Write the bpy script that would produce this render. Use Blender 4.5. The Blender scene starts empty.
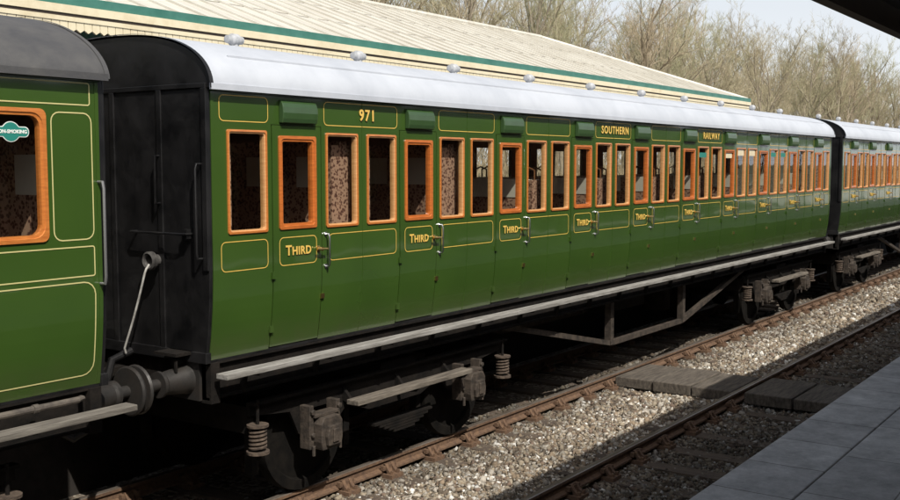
import bpy, math, random
import numpy as np
from mathutils import Vector, Matrix
import bmesh
random.seed(7); np.random.seed(7)
scene=bpy.context.scene
COL=scene.collection
# ------------------------------------------------------------------ helpers
def link(o):
    COL.objects.link(o); return o
def empty(name,loc=(0,0,0),parent=None):
    o=bpy.data.objects.new(name,None); o.location=loc; o.empty_display_size=.2
    if parent: o.parent=parent
    return link(o)
class MB:
    def __init__(s): s.v=[]; s.f=[]; s.m=[]
    def add(s,vs,fs,m=0):
        b=len(s.v); s.v.extend(vs)
        for f in fs: s.f.append([b+i for i in f]); s.m.append(m)
    def quad(s,a,b,c,d,m=0): s.add([a,b,c,d],[(0,1,2,3)],m)
    def box(s,x0,x1,y0,y1,z0,z1,m=0):
        v=[(x0,y0,z0),(x1,y0,z0),(x1,y1,z0),(x0,y1,z0),(x0,y0,z1),(x1,y0,z1),(x1,y1,z1),(x0,y1,z1)]
        s.add(v,[(0,3,2,1),(4,5,6,7),(0,1,5,4),(1,2,6,5),(2,3,7,6),(3,0,4,7)],m)
    def lathe(s,pts,o,d,n=16,m=0,caps=True):
        o=Vector(o); d=Vector(d).normalized()
        u=d.orthogonal().normalized(); w=d.cross(u)
        vs=[];fs=[]
        for t,r in pts:
            for k in range(n):
                a=2*math.pi*k/n
                vs.append(tuple(o+d*t+(u*math.cos(a)+w*math.sin(a))*r))
        for i in range(len(pts)-1):
            for k in range(n):
                k2=(k+1)%n
                fs.append((i*n+k,i*n+k2,(i+1)*n+k2,(i+1)*n+k))
        if caps:
            fs.append(tuple(reversed(range(n)))); fs.append(tuple((len(pts)-1)*n+k for k in range(n)))
        s.add(vs,fs,m)
    def cyl(s,p0,p1,r,n=10,m=0,r1=None):
        p0=Vector(p0);p1=Vector(p1); L=(p1-p0).length
        s.lathe([(0,r),(L,r if r1 is None else r1)],p0,p1-p0,n,m)
    def tube(s,path,r,n=8,m=0):
        path=[Vector(p) for p in path]; vs=[];fs=[]
        ref=None
        for i,p in enumerate(path):
            d=(path[min(i+1,len(path)-1)]-path[max(i-1,0)]).normalized()
            if ref is None: ref=d.orthogonal().normalized()
            u=(ref-d*ref.dot(d)).normalized(); ref=u; w=d.cross(u)
            for k in range(n):
                a=2*math.pi*k/n; vs.append(tuple(p+(u*math.cos(a)+w*math.sin(a))*r))
        for i in range(len(path)-1):
            for k in range(n):
                k2=(k+1)%n; fs.append((i*n+k,i*n+k2,(i+1)*n+k2,(i+1)*n+k))
        fs.append(tuple(reversed(range(n)))); fs.append(tuple((len(path)-1)*n+k for k in range(n)))
        s.add(vs,fs,m)
    def prism(s,prof,ax,a,b,m=0):
        n=len(prof)
        if ax=='x': vs=[(a,p[0],p[1]) for p in prof]+[(b,p[0],p[1]) for p in prof]
        elif ax=='y': vs=[(p[0],a,p[1]) for p in prof]+[(p[0],b,p[1]) for p in prof]
        else: vs=[(p[0],p[1],a) for p in prof]+[(p[0],p[1],b) for p in prof]
        fs=[(i,(i+1)%n,n+(i+1)%n,n+i) for i in range(n)]
        fs.append(tuple(reversed(range(n)))); fs.append(tuple(range(n,2*n)))
        s.add(vs,fs,m)
    def mesh(s,name,mats,smooth=False,recalc=True):
        me=bpy.data.meshes.new(name); me.from_pydata(s.v,[],s.f)
        for mt in mats: me.materials.append(mt)
        if len(mats)>1: me.polygons.foreach_set('material_index',s.m)
        if recalc:
            bm=bmesh.new(); bm.from_mesh(me); bmesh.ops.recalc_face_normals(bm,faces=bm.faces); bm.to_mesh(me); bm.free()
        if smooth:
            try: me.shade_smooth(); me.set_sharp_from_angle(angle=math.radians(35))
            except Exception: pass
        me.update(); return me
def place(me,name,loc=(0,0,0),parent=None,bevel=0,rot=None):
    o=bpy.data.objects.new(name,me); o.location=loc
    if rot: o.rotation_euler=rot
    if parent: o.parent=parent
    if bevel:
        b=o.modifiers.new('b','BEVEL'); b.width=bevel; b.segments=2; b.limit_method='ANGLE'; b.angle_limit=math.radians(40)
    return link(o)
def top(o,label,cat,group=None):
    o['label']=label; o['category']=cat
    if group: o['group']=group
def struct(o,label=None):
    o['kind']='structure'
    if label: o['label']=label
# ------------------------------------------------------------------ materials
def mat(name,c1,c2=None,scale=8,rough=.5,rough2=None,metal=0,bump=0,bscale=None,coat=0,detail=5,stretch=None,lo=.35,hi=.65,spec=None,dist=.01):
    m=bpy.data.materials.new(name); m.use_nodes=True; nt=m.node_tree; N=nt.nodes; L=nt.links
    p=N['Principled BSDF']
    p.inputs['Base Color'].default_value=(*c1,1); p.inputs['Roughness'].default_value=rough; p.inputs['Metallic'].default_value=metal
    if coat: p.inputs['Coat Weight'].default_value=coat; p.inputs['Coat Roughness'].default_value=.05
    if spec is not None: p.inputs['Specular IOR Level'].default_value=spec
    tc=N.new('ShaderNodeTexCoord'); mp=N.new('ShaderNodeMapping'); L.new(tc.outputs['Object'],mp.inputs[0])
    if stretch: mp.inputs['Scale'].default_value=stretch
    if c2:
        n=N.new('ShaderNodeTexNoise'); n.inputs['Scale'].default_value=scale; n.inputs['Detail'].default_value=detail; n.inputs['Roughness'].default_value=.65
        L.new(mp.outputs[0],n.inputs[0])
        r=N.new('ShaderNodeMapRange'); r.inputs[1].default_value=lo; r.inputs[2].default_value=hi; L.new(n.outputs[0],r.inputs[0])
        mx=N.new('ShaderNodeMix'); mx.data_type='RGBA'; mx.inputs[6].default_value=(*c1,1); mx.inputs[7].default_value=(*c2,1)
        L.new(r.outputs[0],mx.inputs[0]); L.new(mx.outputs[2],p.inputs['Base Color'])
        if rough2 is not None:
            r2=N.new('ShaderNodeMapRange'); r2.inputs[3].default_value=rough; r2.inputs[4].default_value=rough2
            L.new(r.outputs[0],r2.inputs[0]); L.new(r2.outputs[0],p.inputs['Roughness'])
    if bump:
        b=N.new('ShaderNodeBump'); b.inputs['Strength'].default_value=bump; b.inputs['Distance'].default_value=dist
        n2=N.new('ShaderNodeTexNoise'); n2.inputs['Scale'].default_value=bscale or scale*2; n2.inputs['Detail'].default_value=4
        L.new(mp.outputs[0],n2.inputs[0]); L.new(n2.outputs[0],b.inputs['Height']); L.new(b.outputs[0],p.inputs['Normal'])
    return m
def greenmat():
    m=mat('green_paint',(.041,.085,.0145),(.035,.074,.013),scale=.9,rough=.22,coat=.9,detail=2)
    N=m.node_tree.nodes; L=m.node_tree.links; p=N['Principled BSDF']
    tc=N.new('ShaderNodeTexCoord'); n=N.new('ShaderNodeTexNoise'); n.inputs['Scale'].default_value=1.6; n.inputs['Detail'].default_value=1; L.new(tc.outputs['Object'],n.inputs[0])
    b=N.new('ShaderNodeBump'); b.inputs['Strength'].default_value=.35; b.inputs['Distance'].default_value=.012; L.new(n.outputs[0],b.inputs['Height']); L.new(b.outputs[0],p.inputs['Normal']); L.new(b.outputs[0],p.inputs['Coat Normal'])
    prev=p.inputs['Base Color'].links[0].from_socket
    sx=N.new('ShaderNodeSeparateXYZ'); L.new(tc.outputs['Object'],sx.inputs[0])
    g=N.new('ShaderNodeMapRange'); g.inputs[1].default_value=1.54; g.inputs[2].default_value=1.85; g.inputs[3].default_value=.5; g.inputs[4].default_value=0; L.new(sx.outputs[2],g.inputs[0])
    n3=N.new('ShaderNodeTexNoise'); n3.inputs['Scale'].default_value=7; n3.inputs['Detail'].default_value=6; L.new(tc.outputs['Object'],n3.inputs[0])
    mu=N.new('ShaderNodeMath'); mu.operation='MULTIPLY'; L.new(g.outputs[0],mu.inputs[0]); L.new(n3.outputs[0],mu.inputs[1])
    mx=N.new('ShaderNodeMix'); mx.data_type='RGBA'; mx.inputs[7].default_value=(.075,.065,.04,1); L.new(mu.outputs[0],mx.inputs[0]); L.new(prev,mx.inputs[6]); L.new(mx.outputs[2],p.inputs['Base Color'])
    return m
green=greenmat()
darkgreen=mat('vent_green',(.038,.08,.028),(.031,.066,.02),scale=6,rough=.3,coat=.4)
black=mat('black_paint',(.003,.003,.0035),(.009,.0085,.009),scale=3,rough=.38,rough2=.6,bump=.25,bscale=5,coat=.12)
soot=mat('underframe_grime',(.0045,.004,.0036),(.014,.011,.009),scale=7,rough=.9,bump=.5,bscale=40,spec=.2)
wheelm=mat('wheel_grime',(.003,.0027,.0025),(.009,.0075,.006),scale=7,rough=.95,bump=.5,bscale=30,spec=.15)
rustgrime=mat('axlebox_grime',(.072,.055,.042),(.018,.014,.011),scale=9,rough=.75,bump=.6,bscale=45)
rust=mat('rust',(.11,.08,.058),(.035,.024,.018),scale=14,rough=.9,bump=.6,bscale=60)
gold=mat('gold_lining',(.70,.46,.10),rough=.45)
cream_line=mat('cream_lining',(.55,.50,.22),rough=.45)
redwood=mat('varnished_door_wood',(.56,.165,.035),(.38,.10,.02),scale=9,rough=.28,coat=.5,stretch=(1,1,6))
orange=mat('varnished_wood',(.57,.205,.048),(.43,.13,.028),scale=9,rough=.3,coat=.5,stretch=(1,1,6))
orange_light=mat('pale_varnished_wood',(.66,.38,.17),(.54,.26,.10),scale=9,rough=.35,coat=.4,stretch=(1,1,6))
innerwood=mat('interior_wood',(.20,.095,.045),(.12,.052,.024),scale=5,rough=.4,stretch=(1,1,5))
ceilm=mat('cabin_ceiling_paint',(.70,.68,.60),rough=.6)
def roofmat_():
    m=bpy.data.materials.new('white_roof_paint'); m.use_nodes=True; N=m.node_tree.nodes; L=m.node_tree.links; p=N['Principled BSDF']; p.inputs['Roughness'].default_value=.42
    tc=N.new('ShaderNodeTexCoord'); mp=N.new('ShaderNodeMapping'); mp.inputs['Scale'].default_value=(.6,.5,.5); L.new(tc.outputs['Object'],mp.inputs[0])
    n=N.new('ShaderNodeTexNoise'); n.inputs['Scale'].default_value=2.4; n.inputs['Detail'].default_value=8; n.inputs['Roughness'].default_value=.62; L.new(mp.outputs[0],n.inputs[0])
    cr=N.new('ShaderNodeValToRGB'); L.new(n.outputs[0],cr.inputs[0]); e=cr.color_ramp.elements; e[0].position=.3; e[0].color=(.39,.415,.46,1); e[1].position=.6; e[1].color=(.48,.505,.55,1)
    L.new(cr.outputs[0],p.inputs['Base Color'])
    b=N.new('ShaderNodeBump'); b.inputs['Strength'].default_value=.3; b.inputs['Distance'].default_value=.03; L.new(n.outputs[0],b.inputs['Height']); L.new(b.outputs[0],p.inputs['Normal'])
    return m
whiteroof=roofmat_()
ventm=mat('vent_grey_paint',(.44,.45,.47),(.26,.27,.28),scale=12,rough=.55)
greyroof=mat('dark_grey_roof',(.055,.055,.058),(.085,.083,.08),scale=3,rough=.6,bump=.3,bscale=20)
stepwood=mat('weathered_step',(.33,.32,.30),(.16,.15,.135),scale=10,rough=.6,bump=.4,bscale=40,stretch=(.25,3,3))
stepdull=mat('grimy_step',(.19,.175,.15),(.085,.075,.063),scale=10,rough=.75,bump=.4,bscale=40,stretch=(.25,3,3))
bogiestep=mat('weathered_bogie_step',(.18,.155,.125),(.06,.05,.04),scale=10,rough=.85,bump=.4,bscale=40,stretch=(.3,3,3))
steel=mat('bright_steel',(.55,.55,.56),rough=.3,metal=1)
brass=mat('brass',(.75,.52,.2),rough=.3,metal=1)
railsteel=mat('worn_rail_steel',(.36,.32,.28),(.22,.17,.13),scale=20,rough=.38,metal=.7,stretch=(.1,1,1))
railrust=mat('rail_rust',(.16,.095,.055),(.085,.05,.033),scale=18,rough=.9,bump=.4,bscale=50)
sleeperm=mat('old_sleeper_timber',(.12,.09,.065),(.055,.042,.033),scale=9,rough=.95,bump=.8,bscale=22,stretch=(4,.6,2))
plankm=mat('weathered_plank',(.13,.11,.088),(.05,.041,.033),scale=7,rough=.9,bump=.8,bscale=22,stretch=(.5,4,2))
creamp=mat('cream_paint',(.66,.59,.42),(.54,.46,.30),scale=5,rough=.6,lo=.45,hi=.8)
tealp=mat('teal_gutter_paint',(.03,.13,.10),(.05,.17,.135),scale=4,rough=.45)
brownp=mat('dark_brown_paint',(.03,.02,.014),(.05,.034,.022),scale=5,rough=.6)
hosem=mat('pale_hose',(.50,.49,.46),(.3,.29,.27),scale=15,rough=.6)
signgreen=mat('sign_green',(.02,.20,.16),rough=.4)
signwhite=mat('sign_white',(.75,.78,.74),rough=.4)
brickm=mat('added_wall_brick',(.22,.10,.07),(.14,.06,.045),scale=12,rough=.9)
wallcream=mat('cream_rendered_wall',(.62,.55,.42),(.50,.43,.31),scale=3,rough=.8)
sootbrick=mat('sooty_platform_wall',(.03,.024,.02),(.016,.013,.011),scale=9,rough=.95,bump=.6,bscale=20)
barkm=mat('bark',(.20,.165,.12),(.32,.275,.205),scale=6,rough=.95,bump=.5)
def glassmat():
    m=bpy.data.materials.new('window_glass'); m.use_nodes=True; N=m.node_tree.nodes; L=m.node_tree.links
    N.remove(N['Principled BSDF']); out=N['Material Output']
    t=N.new('ShaderNodeBsdfTransparent'); t.inputs[0].default_value=(.88,.89,.85,1)
    g=N.new('ShaderNodeBsdfGlossy'); g.inputs['Roughness'].default_value=.012; g.inputs[0].default_value=(.9,.9,.9,1)
    lw=N.new('ShaderNodeLayerWeight'); lw.inputs[0].default_value=.5
    pw=N.new('ShaderNodeMath'); pw.operation='POWER'; pw.inputs[1].default_value=3.2; L.new(lw.outputs['Facing'],pw.inputs[0])
    ma=N.new('ShaderNodeMath'); ma.operation='MULTIPLY_ADD'; ma.inputs[1].default_value=.75; ma.inputs[2].default_value=.07; L.new(pw.outputs[0],ma.inputs[0])
    tc=N.new('ShaderNodeTexCoord'); n=N.new('ShaderNodeTexNoise'); n.inputs['Scale'].default_value=4; L.new(tc.outputs['Object'],n.inputs[0]); b=N.new('ShaderNodeBump'); b.inputs['Strength'].default_value=.15; b.inputs['Distance'].default_value=.01; L.new(n.outputs[0],b.inputs['Height']); L.new(b.outputs[0],g.inputs['Normal'])
    mx=N.new('ShaderNodeMixShader'); L.new(ma.outputs[0],mx.inputs[0]); L.new(t.outputs[0],mx.inputs[1]); L.new(g.outputs[0],mx.inputs[2]); L.new(mx.outputs[0],out.inputs[0])
    return m
glass=glassmat()
def moquettemat():
    m=bpy.data.materials.new('moquette'); m.use_nodes=True; N=m.node_tree.nodes; L=m.node_tree.links; p=N['Principled BSDF']
    tc=N.new('ShaderNodeTexCoord'); v=N.new('ShaderNodeTexVoronoi'); v.inputs['Scale'].default_value=34; L.new(tc.outputs['Object'],v.inputs[0])
    n=N.new('ShaderNodeTexNoise'); n.inputs['Scale'].default_value=26; n.inputs['Detail'].default_value=6; L.new(tc.outputs['Object'],n.inputs[0])
    ad=N.new('ShaderNodeMath'); ad.operation='ADD'; L.new(v.outputs[0],ad.inputs[0]); L.new(n.outputs[0],ad.inputs[1])
    cr=N.new('ShaderNodeValToRGB'); L.new(ad.outputs[0],cr.inputs[0]); e=cr.color_ramp.elements
    e[0].position=.65; e[0].color=(.07,.025,.018,1); e[1].position=1.2; e[1].color=(.38,.235,.165,1); cr.color_ramp.elements.new(.95).color=(.19,.095,.065,1)
    L.new(cr.outputs[0],p.inputs['Base Color']); p.inputs['Roughness'].default_value=.95
    return m
moq=moquettemat()
# ------------------------------------------------------------------ carriage geometry
HW=1.2; ZB=1.54; ZT=3.80
def tum(z): return .07*((2.3-z)/.76)**2 if z<2.3 else 0
def sy(z,side=-1,off=0): return side*(HW-tum(z)+off)
def zsteps(z0,z1):
    zs=[z0]; z=z0
    while z<2.3 and z+.1<min(z1,2.3): z+=.1; zs.append(z)
    if z0<2.3<z1: zs.append(2.3)
    zs.append(z1); return zs
def strip(mb,x0,x1,z0,z1,off=0,m=0,side=-1,thick=0):
    zs=zsteps(z0,z1)
    for a,b in zip(zs[:-1],zs[1:]):
        mb.quad((x0,sy(a,side,off),a),(x1,sy(a,side,off),a),(x1,sy(b,side,off),b),(x0,sy(b,side,off),b),m)
        if thick:
            for x in (x0,x1): mb.quad((x,sy(a,side,off),a),(x,sy(b,side,off),b),(x,sy(b,side,off-thick),b),(x,sy(a,side,off-thick),a),m)
    if thick:
        for z in (z0,z1): mb.quad((x0,sy(z,side,off),z),(x1,sy(z,side,off),z),(x1,sy(z,side,off-thick),z),(x0,sy(z,side,off-thick),z),m)
def rr(x0,x1,z0,z1,r,nc=4,ns=1):
    pts=[]
    cs=[(x1-r,z0+r,-90),(x1-r,z1-r,0),(x0+r,z1-r,90),(x0+r,z0+r,180)]
    for cx,cz,a0 in cs:
        for k in range(nc+1):
            a=math.radians(a0+90*k/nc); pts.append((cx+r*math.cos(a),cz+r*math.sin(a)))
    if ns>1:
        out=[]
        for i in range(len(pts)):
            a=pts[i]; b=pts[(i+1)%len(pts)]
            if (i+1)%(nc+1)==0:
                for k in range(ns): out.append((a[0]+(b[0]-a[0])*k/ns,a[1]+(b[1]-a[1])*k/ns))
            else: out.append(a)
        pts=out
    return pts
def lining(mb,x0,x1,z0,z1,r=.05,w=.007,off=.0035,ns=1,m=0):
    A=rr(x0,x1,z0,z1,r,4,ns); B=rr(x0+w,x1-w,z0+w,z1-w,max(r-w,.002),4,ns); n=len(A)
    vs=[(p[0],sy(p[1],-1,off),p[1]) for p in A]+[(p[0],sy(p[1],-1,off),p[1]) for p in B]
    mb.add(vs,[(i,(i+1)%n,n+(i+1)%n,n+i) for i in range(n)],m)
def frame_mesh(name,w,h,b,rin,proud,depth,mats,back=0.0,rout=.02):
    mb=MB(); x=w/2; z=h/2
    loops=[(rr(-x,x,-z,z,rout),back),(rr(-x,x,-z,z,rout),-proud),(rr(-x+b*.55,x-b*.55,-z+b*.55,z-b*.55,rin+b*.3),-proud-.002),
           (rr(-x+b*.6,x-b*.6,-z+b*.6,z-b*.6,rin+b*.3),-proud+.006),(rr(-x+b,x-b,-z+b,z-b,rin),-proud+.008),(rr(-x+b,x-b,-z+b,z-b,rin),depth)]
    n=len(loops[0][0])
    for k in range(5):
        A,ya=loops[k];B,yb=loops[k+1]
        mb.add([(p[0],ya,p[1]) for p in A]+[(p[0],yb,p[1]) for p in B],[(i,(i+1)%n,n+(i+1)%n,n+i) for i in range(n)],1 if k>=3 else 0)
    return mb.mesh(name,mats,recalc=False)
def glass_mesh(w,h,b,rin=.02):
    mb=MB(); A=rr(-w/2+b*.8,w/2-b*.8,-h/2+b*.8,h/2-b*.8,rin)
    mb.add([(p[0],.018,p[1]) for p in A],[tuple(range(len(A)))]); return mb.mesh('glass',[glass],recalc=False)
def wall(mb,L,holes,side=-1,off=0,m=0,z0=ZB,z1=ZT):
    xs=sorted(set([0,L]+[h[0] for h in holes]+[h[1] for h in holes])); zs=sorted(set([z0,z1]+[h[2] for h in holes]+[h[3] for h in holes]))
    for xa,xb in zip(xs[:-1],xs[1:]):
        for za,zb in zip(zs[:-1],zs[1:]):
            cx=(xa+xb)/2; cz=(za+zb)/2
            if any(h[0]<cx<h[1] and h[2]<cz<h[3] for h in holes): continue
            strip(mb,xa,xb,za,zb,off,m,side)
RP=dict(a=2.5,b=.47,rise=.49)
def roofz(y,hw=1.265,d=0): return ZT+(RP['rise']-d)*(max(0,1-abs(y/hw)**RP['a']))**RP['b']
def roofprof(n=40,hw=1.265,d=0,off=0):
    pts=[]
    for i in range(n+1):
        a=math.pi*i/n; y=-(hw+off)*math.copysign(abs(math.cos(a))**.85,math.cos(a)); 
        yy=max(-hw,min(hw,y*hw/(hw+off))); pts.append((y,roofz(yy,hw,d)+off*math.sin(a)))
    return pts
def text_mesh(body,size,mats,bold=.0,small_from=None,sc=.8,spacing=1.0,ex=.001):
    cu=bpy.data.curves.new('t','FONT'); cu.body=body; cu.size=size; cu.align_x='CENTER'; cu.align_y='CENTER'; cu.offset=bold; cu.extrude=ex; cu.space_character=spacing; cu.resolution_u=3
    if small_from is not None:
        cu.small_caps_scale=sc
        for i in range(small_from,len(body)): cu.body_format[i].use_small_caps=True
    o=bpy.data.objects.new('t',cu); COL.objects.link(o); bpy.context.view_layer.update()
    dg=bpy.context.evaluated_depsgraph_get(); me=bpy.data.meshes.new_from_object(o.evaluated_get(dg))
    bpy.data.objects.remove(o); me.materials.clear()
    for m_ in mats: me.materials.append(m_)
    return me
R90=(math.radians(90),0,0)
shadowpaint=mat('letter_shade_paint',(.02,.012,.006),rough=.5)
qW,qH=.465,.88; dW,dH=.485,.83
me_qframe=frame_mesh('frame',qW,qH,.031,.018,.012,.05,[orange,orange_light])
me_qglass=glass_mesh(qW,qH,.031)
me_dframe=frame_mesh('frame',dW,dH,.050,.018,.012,.05,[redwood,redwood])
me_dglass=glass_mesh(dW,dH,.050)
me_third=text_mesh('Third',.125,[gold],bold=.003,small_from=1,sc=.82,spacing=1.08)
me_third_s=text_mesh('Third',.125,[shadowpaint],bold=.003,small_from=1,sc=.82,spacing=1.08)
def door_leaf():
    mb=MB(); w=.315; z0=ZB+.015; z1=3.52; wz0=3.015-dH/2+.03; wz1=3.015+dH/2-.03; ww=dW/2-.03
    for a in ((-w,w,z0,wz0),(-w,w,wz1,z1),(-w,-ww,wz0,wz1),(ww,w,wz0,wz1)): strip(mb,*a,.004,0,-1,.03)
    for z in (1.72,2.2): mb.box(-w-.03,-w+.012,sy(z)-.022,sy(z)-.004,z-.03,z+.03,0)
    mb.box(w-.012,w+.035,sy(1.95)-.018,sy(1.95)-.004,1.93,1.975,1)
    return mb
me_door=door_leaf().mesh('door',[green,brass],recalc=False)
def lining_door():
    mb=MB(); lining(mb,-.245,.245,2.275,2.53,.05,.007,.0075); return mb.mesh('door_lining',[gold],recalc=False)
me_dlin=lining_door()
def handle():
    mb=MB(); mb.lathe([(0,.03),(.008,.03),(.012,.015),(.045,.013),(.05,.02),(.06,.02)],(0,0,0),(0,-1,0),14,0)
    mb.tube([(-.07,-.055,.004),(-.03,-.058,0),(.03,-.058,0),(.07,-.055,-.004)],.010,8,0); return mb.mesh('handle',[brass],True)
me_handle=handle()
def grab(L=.3,r=.009,d=.05):
    mb=MB(); mb.tube([(0,0,-L/2),(0,-d*.8,-L/2),(0,-d,-L/2+.03),(0,-d,L/2-.03),(0,-d*.8,L/2),(0,0,L/2)],r,8,0)
    for z in (-L/2,L/2): mb.lathe([(0,.022),(.008,.022)],(0,0,z),(0,-1,0),12,0)
    return mb
me_grab=grab().mesh('grab_rail',[steel],True)
def bonnet():
    mb=MB(); prof=[(0,-.10),(-.045,-.10),(-.056,-.06),(-.060,-.01),(-.056,.04),(-.044,.075),(-.022,.098),(0,.105)]
    mb.prism([(p[0],p[1]) for p in prof],'x',-.225,.225,0)
    return mb.mesh('ventilator_hood',[darkgreen])
me_bonnet=bonnet()
def torpedo():
    mb=MB(); mb.lathe([(-.10,.025),(-.095,.038),(-.05,.042),(-.04,.052),(-.035,.058),(.035,.058),(.04,.052),(.05,.042),(.095,.038),(.10,.025)],(0,0,.07),(1,0,0),16)
    mb.lathe([(-.06,.075),(.0,.06),(.015,.04),(.05,.035)],(0,0,0),(0,0,1),12); return mb.mesh('roof_ventilator',[ventm],True)
me_torp=torpedo()
antim=mat('antimacassar',(.66,.63,.56),rough=.9)
def seat(h=3.40):
    mb=MB()
    mb.box(0,.15,-1.06,1.06,2.0,h,0); mb.box(0,.60,-1.06,1.06,1.92,2.12,0); mb.box(.04,.55,-1.05,1.05,1.66,1.92,1)
    if h>3.2:
        mb.box(.15,.27,-1.06,-.98,2.12,h-.04,0); mb.box(.15,.27,.98,1.06,2.12,h-.04,0)
        for y in (-.36,.36): mb.box(.15,.21,y-.025,y+.025,2.12,h-.2,0)
        for y in (-.7,0,.7): mb.box(.15,.156,y-.2,y+.2,h-.45,h-.15,2)
    else:
        for y in (-.8,-.35,.35,.8): mb.box(-.006,.156,y-.17,y+.17,h-.22,h+.006,2)
        for y in (-1.06,1.06): mb.tube([(.07,y*.99,h-.02),(.07,y*.99,h+.12),(.07,y*.9,h+.16),(.07,y*.8,h+.12),(.07,y*.8,h-.02)],.012,6,1)
    return mb.mesh('seat',[moq,innerwood,antim])
me_seat=seat(); me_seatlow=seat(2.98)
mbp=MB(); mbp.box(-.018,.018,-1.14,1.14,1.62,3.84); me_part=mbp.mesh('partition',[innerwood])
def wheel():
    mb=MB(); mb.lathe([(-.07,.40),(-.07,.56),(-.02,.565),(.055,.555),(.06,.50),(.06,.46),(.02,.44),(.02,.16),(.07,.13),(.09,.13)],(0,0,0),(0,-1,0),36)
    return mb.mesh('wheel',[wheelm],True)
me_wheel=wheel()
def axlebox():
    mb=MB()
    mb.prism([(-.13,-.15),(.13,-.15),(.15,-.07),(.15,.10),(.11,.16),(-.11,.16),(-.15,.10),(-.15,-.07)],'y',-.12,.10)
    mb.prism([(-.09,-.11),(.09,-.11),(.105,-.02),(.08,.08),(-.08,.08),(-.105,-.02)],'y',-.16,-.12)
    mb.box(-.18,.18,-.06,.06,.16,.195); mb.box(-.04,.04,-.175,-.16,-.08,.05)
    mb.box(-.22,-.16,-.03,.10,-.14,.28); mb.box(.16,.22,-.03,.10,-.14,.28)
    for x in (-.19,.19):
        mb.cyl((x,-.05,-.2),(x,-.05,-.1),.018,8); mb.lathe([(0,.03),(.03,.03)],(x,-.03,.22),(0,-1,0),6); mb.lathe([(0,.025),(.03,.025)],(x,-.03,0),(0,-1,0),6)
    return mb.mesh('axlebox',[rustgrime])
me_axle=axlebox()
def coil():
    mb=MB(); pts=[]
    for i in range(73):
        a=i/72*2*math.pi*5.5; pts.append((.072*math.cos(a),.072*math.sin(a),-.10+.20*i/72))
    mb.tube(pts,.014,6,0); mb.lathe([(0,.10),(.02,.10)],(0,0,.108),(0,0,1),16,0); mb.lathe([(0,.105),(.025,.105)],(0,0,-.138),(0,0,1),16,0)
    mb.cyl((0,0,-.20),(0,0,.35),.016,8,1); mb.lathe([(0,.035),(.04,.035)],(0,0,-.18),(0,0,1),6,1)
    return mb.mesh('coil_spring',[rust,soot],True)
me_coil=coil()
def bogieframe():
    mb=MB()
    for s in (-1,1):
        pr=[(-2.15,.92),(-2.15,1.02),(2.15,1.02),(2.15,.92),(1.62,.86),(1.5,.62),(1.46,.62),(1.44,.84),(1.08,.84),(1.06,.60),(1.0,.60),(.8,.78),(.45,.66),(-.45,.66),(-.8,.78),(-1.0,.60),(-1.06,.60),(-1.08,.84),(-1.44,.84),(-1.46,.62),(-1.5,.62),(-1.62,.86)]
        mb.prism(pr,'y',s*.93,s*.96)
        mb.box(-2.15,2.15,min(s*.93,s*1.03),max(s*.93,s*1.03),1.02,1.045)
        for k in range(5): mb.box(-.5+.08*k,.5-.08*k,min(s*.98,s*1.08),max(s*.98,s*1.08),.50-.03*k+.0,.525-.03*k)
    for x in (-2.1,-.25,.25,2.1): mb.box(x-.04,x+.04,-.93,.93,.75,1.0)
    mb.box(-.3,.3,-1.0,1.0,1.0,1.12)
    for s in (-1,1):
        for x in (-1.92,-.62,.62,1.92): mb.box(x-.04,x+.04,s*.75-.05,s*.75+.05,.3,.85)
    for x in (-1.27,1.27): mb.cyl((x,-1.0,.6),(x,1.0,.6),.075,12)
    return mb.mesh('bogie_frame',[soot])
me_bframe=bogieframe()
def bogiestepm():
    mb=MB(); mb.box(-1.0,1.0,-1.28,-1.13,.835,.885,0)
    for x in (-.85,0,.85): mb.prism([(-1.26,.82),(-1.1,.82),(-.95,.98),(-.93,.84),(-1.1,.78),(-1.26,.80)],'x',x-.02,x+.02,1)
    return mb.mesh('bogie_footboard',[bogiestep,soot])
me_bstep=bogiestepm()
def build_bogie(par,x,step=True):
    b=empty('bogie',(x,0,0),par)
    place(me_bframe,'bogie_frame',(0,0,0),b)
    for sx in (-1.27,1.27):
        place(me_wheel,'wheel',(sx,-.76,.565),b); place(me_wheel,'wheel',(sx,.76,.565),b,rot=(0,0,math.pi))
        place(me_axle,'axlebox',(sx,-1.06,.62),b,bevel=.012); place(me_axle,'axlebox',(sx,1.06,.62),b,rot=(0,0,math.pi))
    for sx in (-2.1,2.05): place(me_coil,'coil_spring',(sx,-1.02,.72),b)
    if step: place(me_bstep,'footboard',(0,0,0),b,bevel=.006)
def buffer_mesh(L=.55):
    mb=MB(); mb.box(-.02,.03,-.17,.17,-.17,.17,0)
    mb.lathe([(.03,.13),(.06,.12),(.28,.095),(.30,.11),(.33,.11),(.33,.05),(L-.05,.05),(L-.045,.19),(L-.03,.205),(L-.01,.195),(L,.10)],(0,0,0),(1,0,0),28,0)
    return mb
bufm=mat('buffer_grease',(.028,.024,.021),(.010,.009,.008),scale=8,rough=.45,rough2=.8)
me_buf=buffer_mesh(.565).mesh('buffer',[bufm],True); me_buf2=buffer_mesh(.50).mesh('buffer',[bufm],True)
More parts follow.
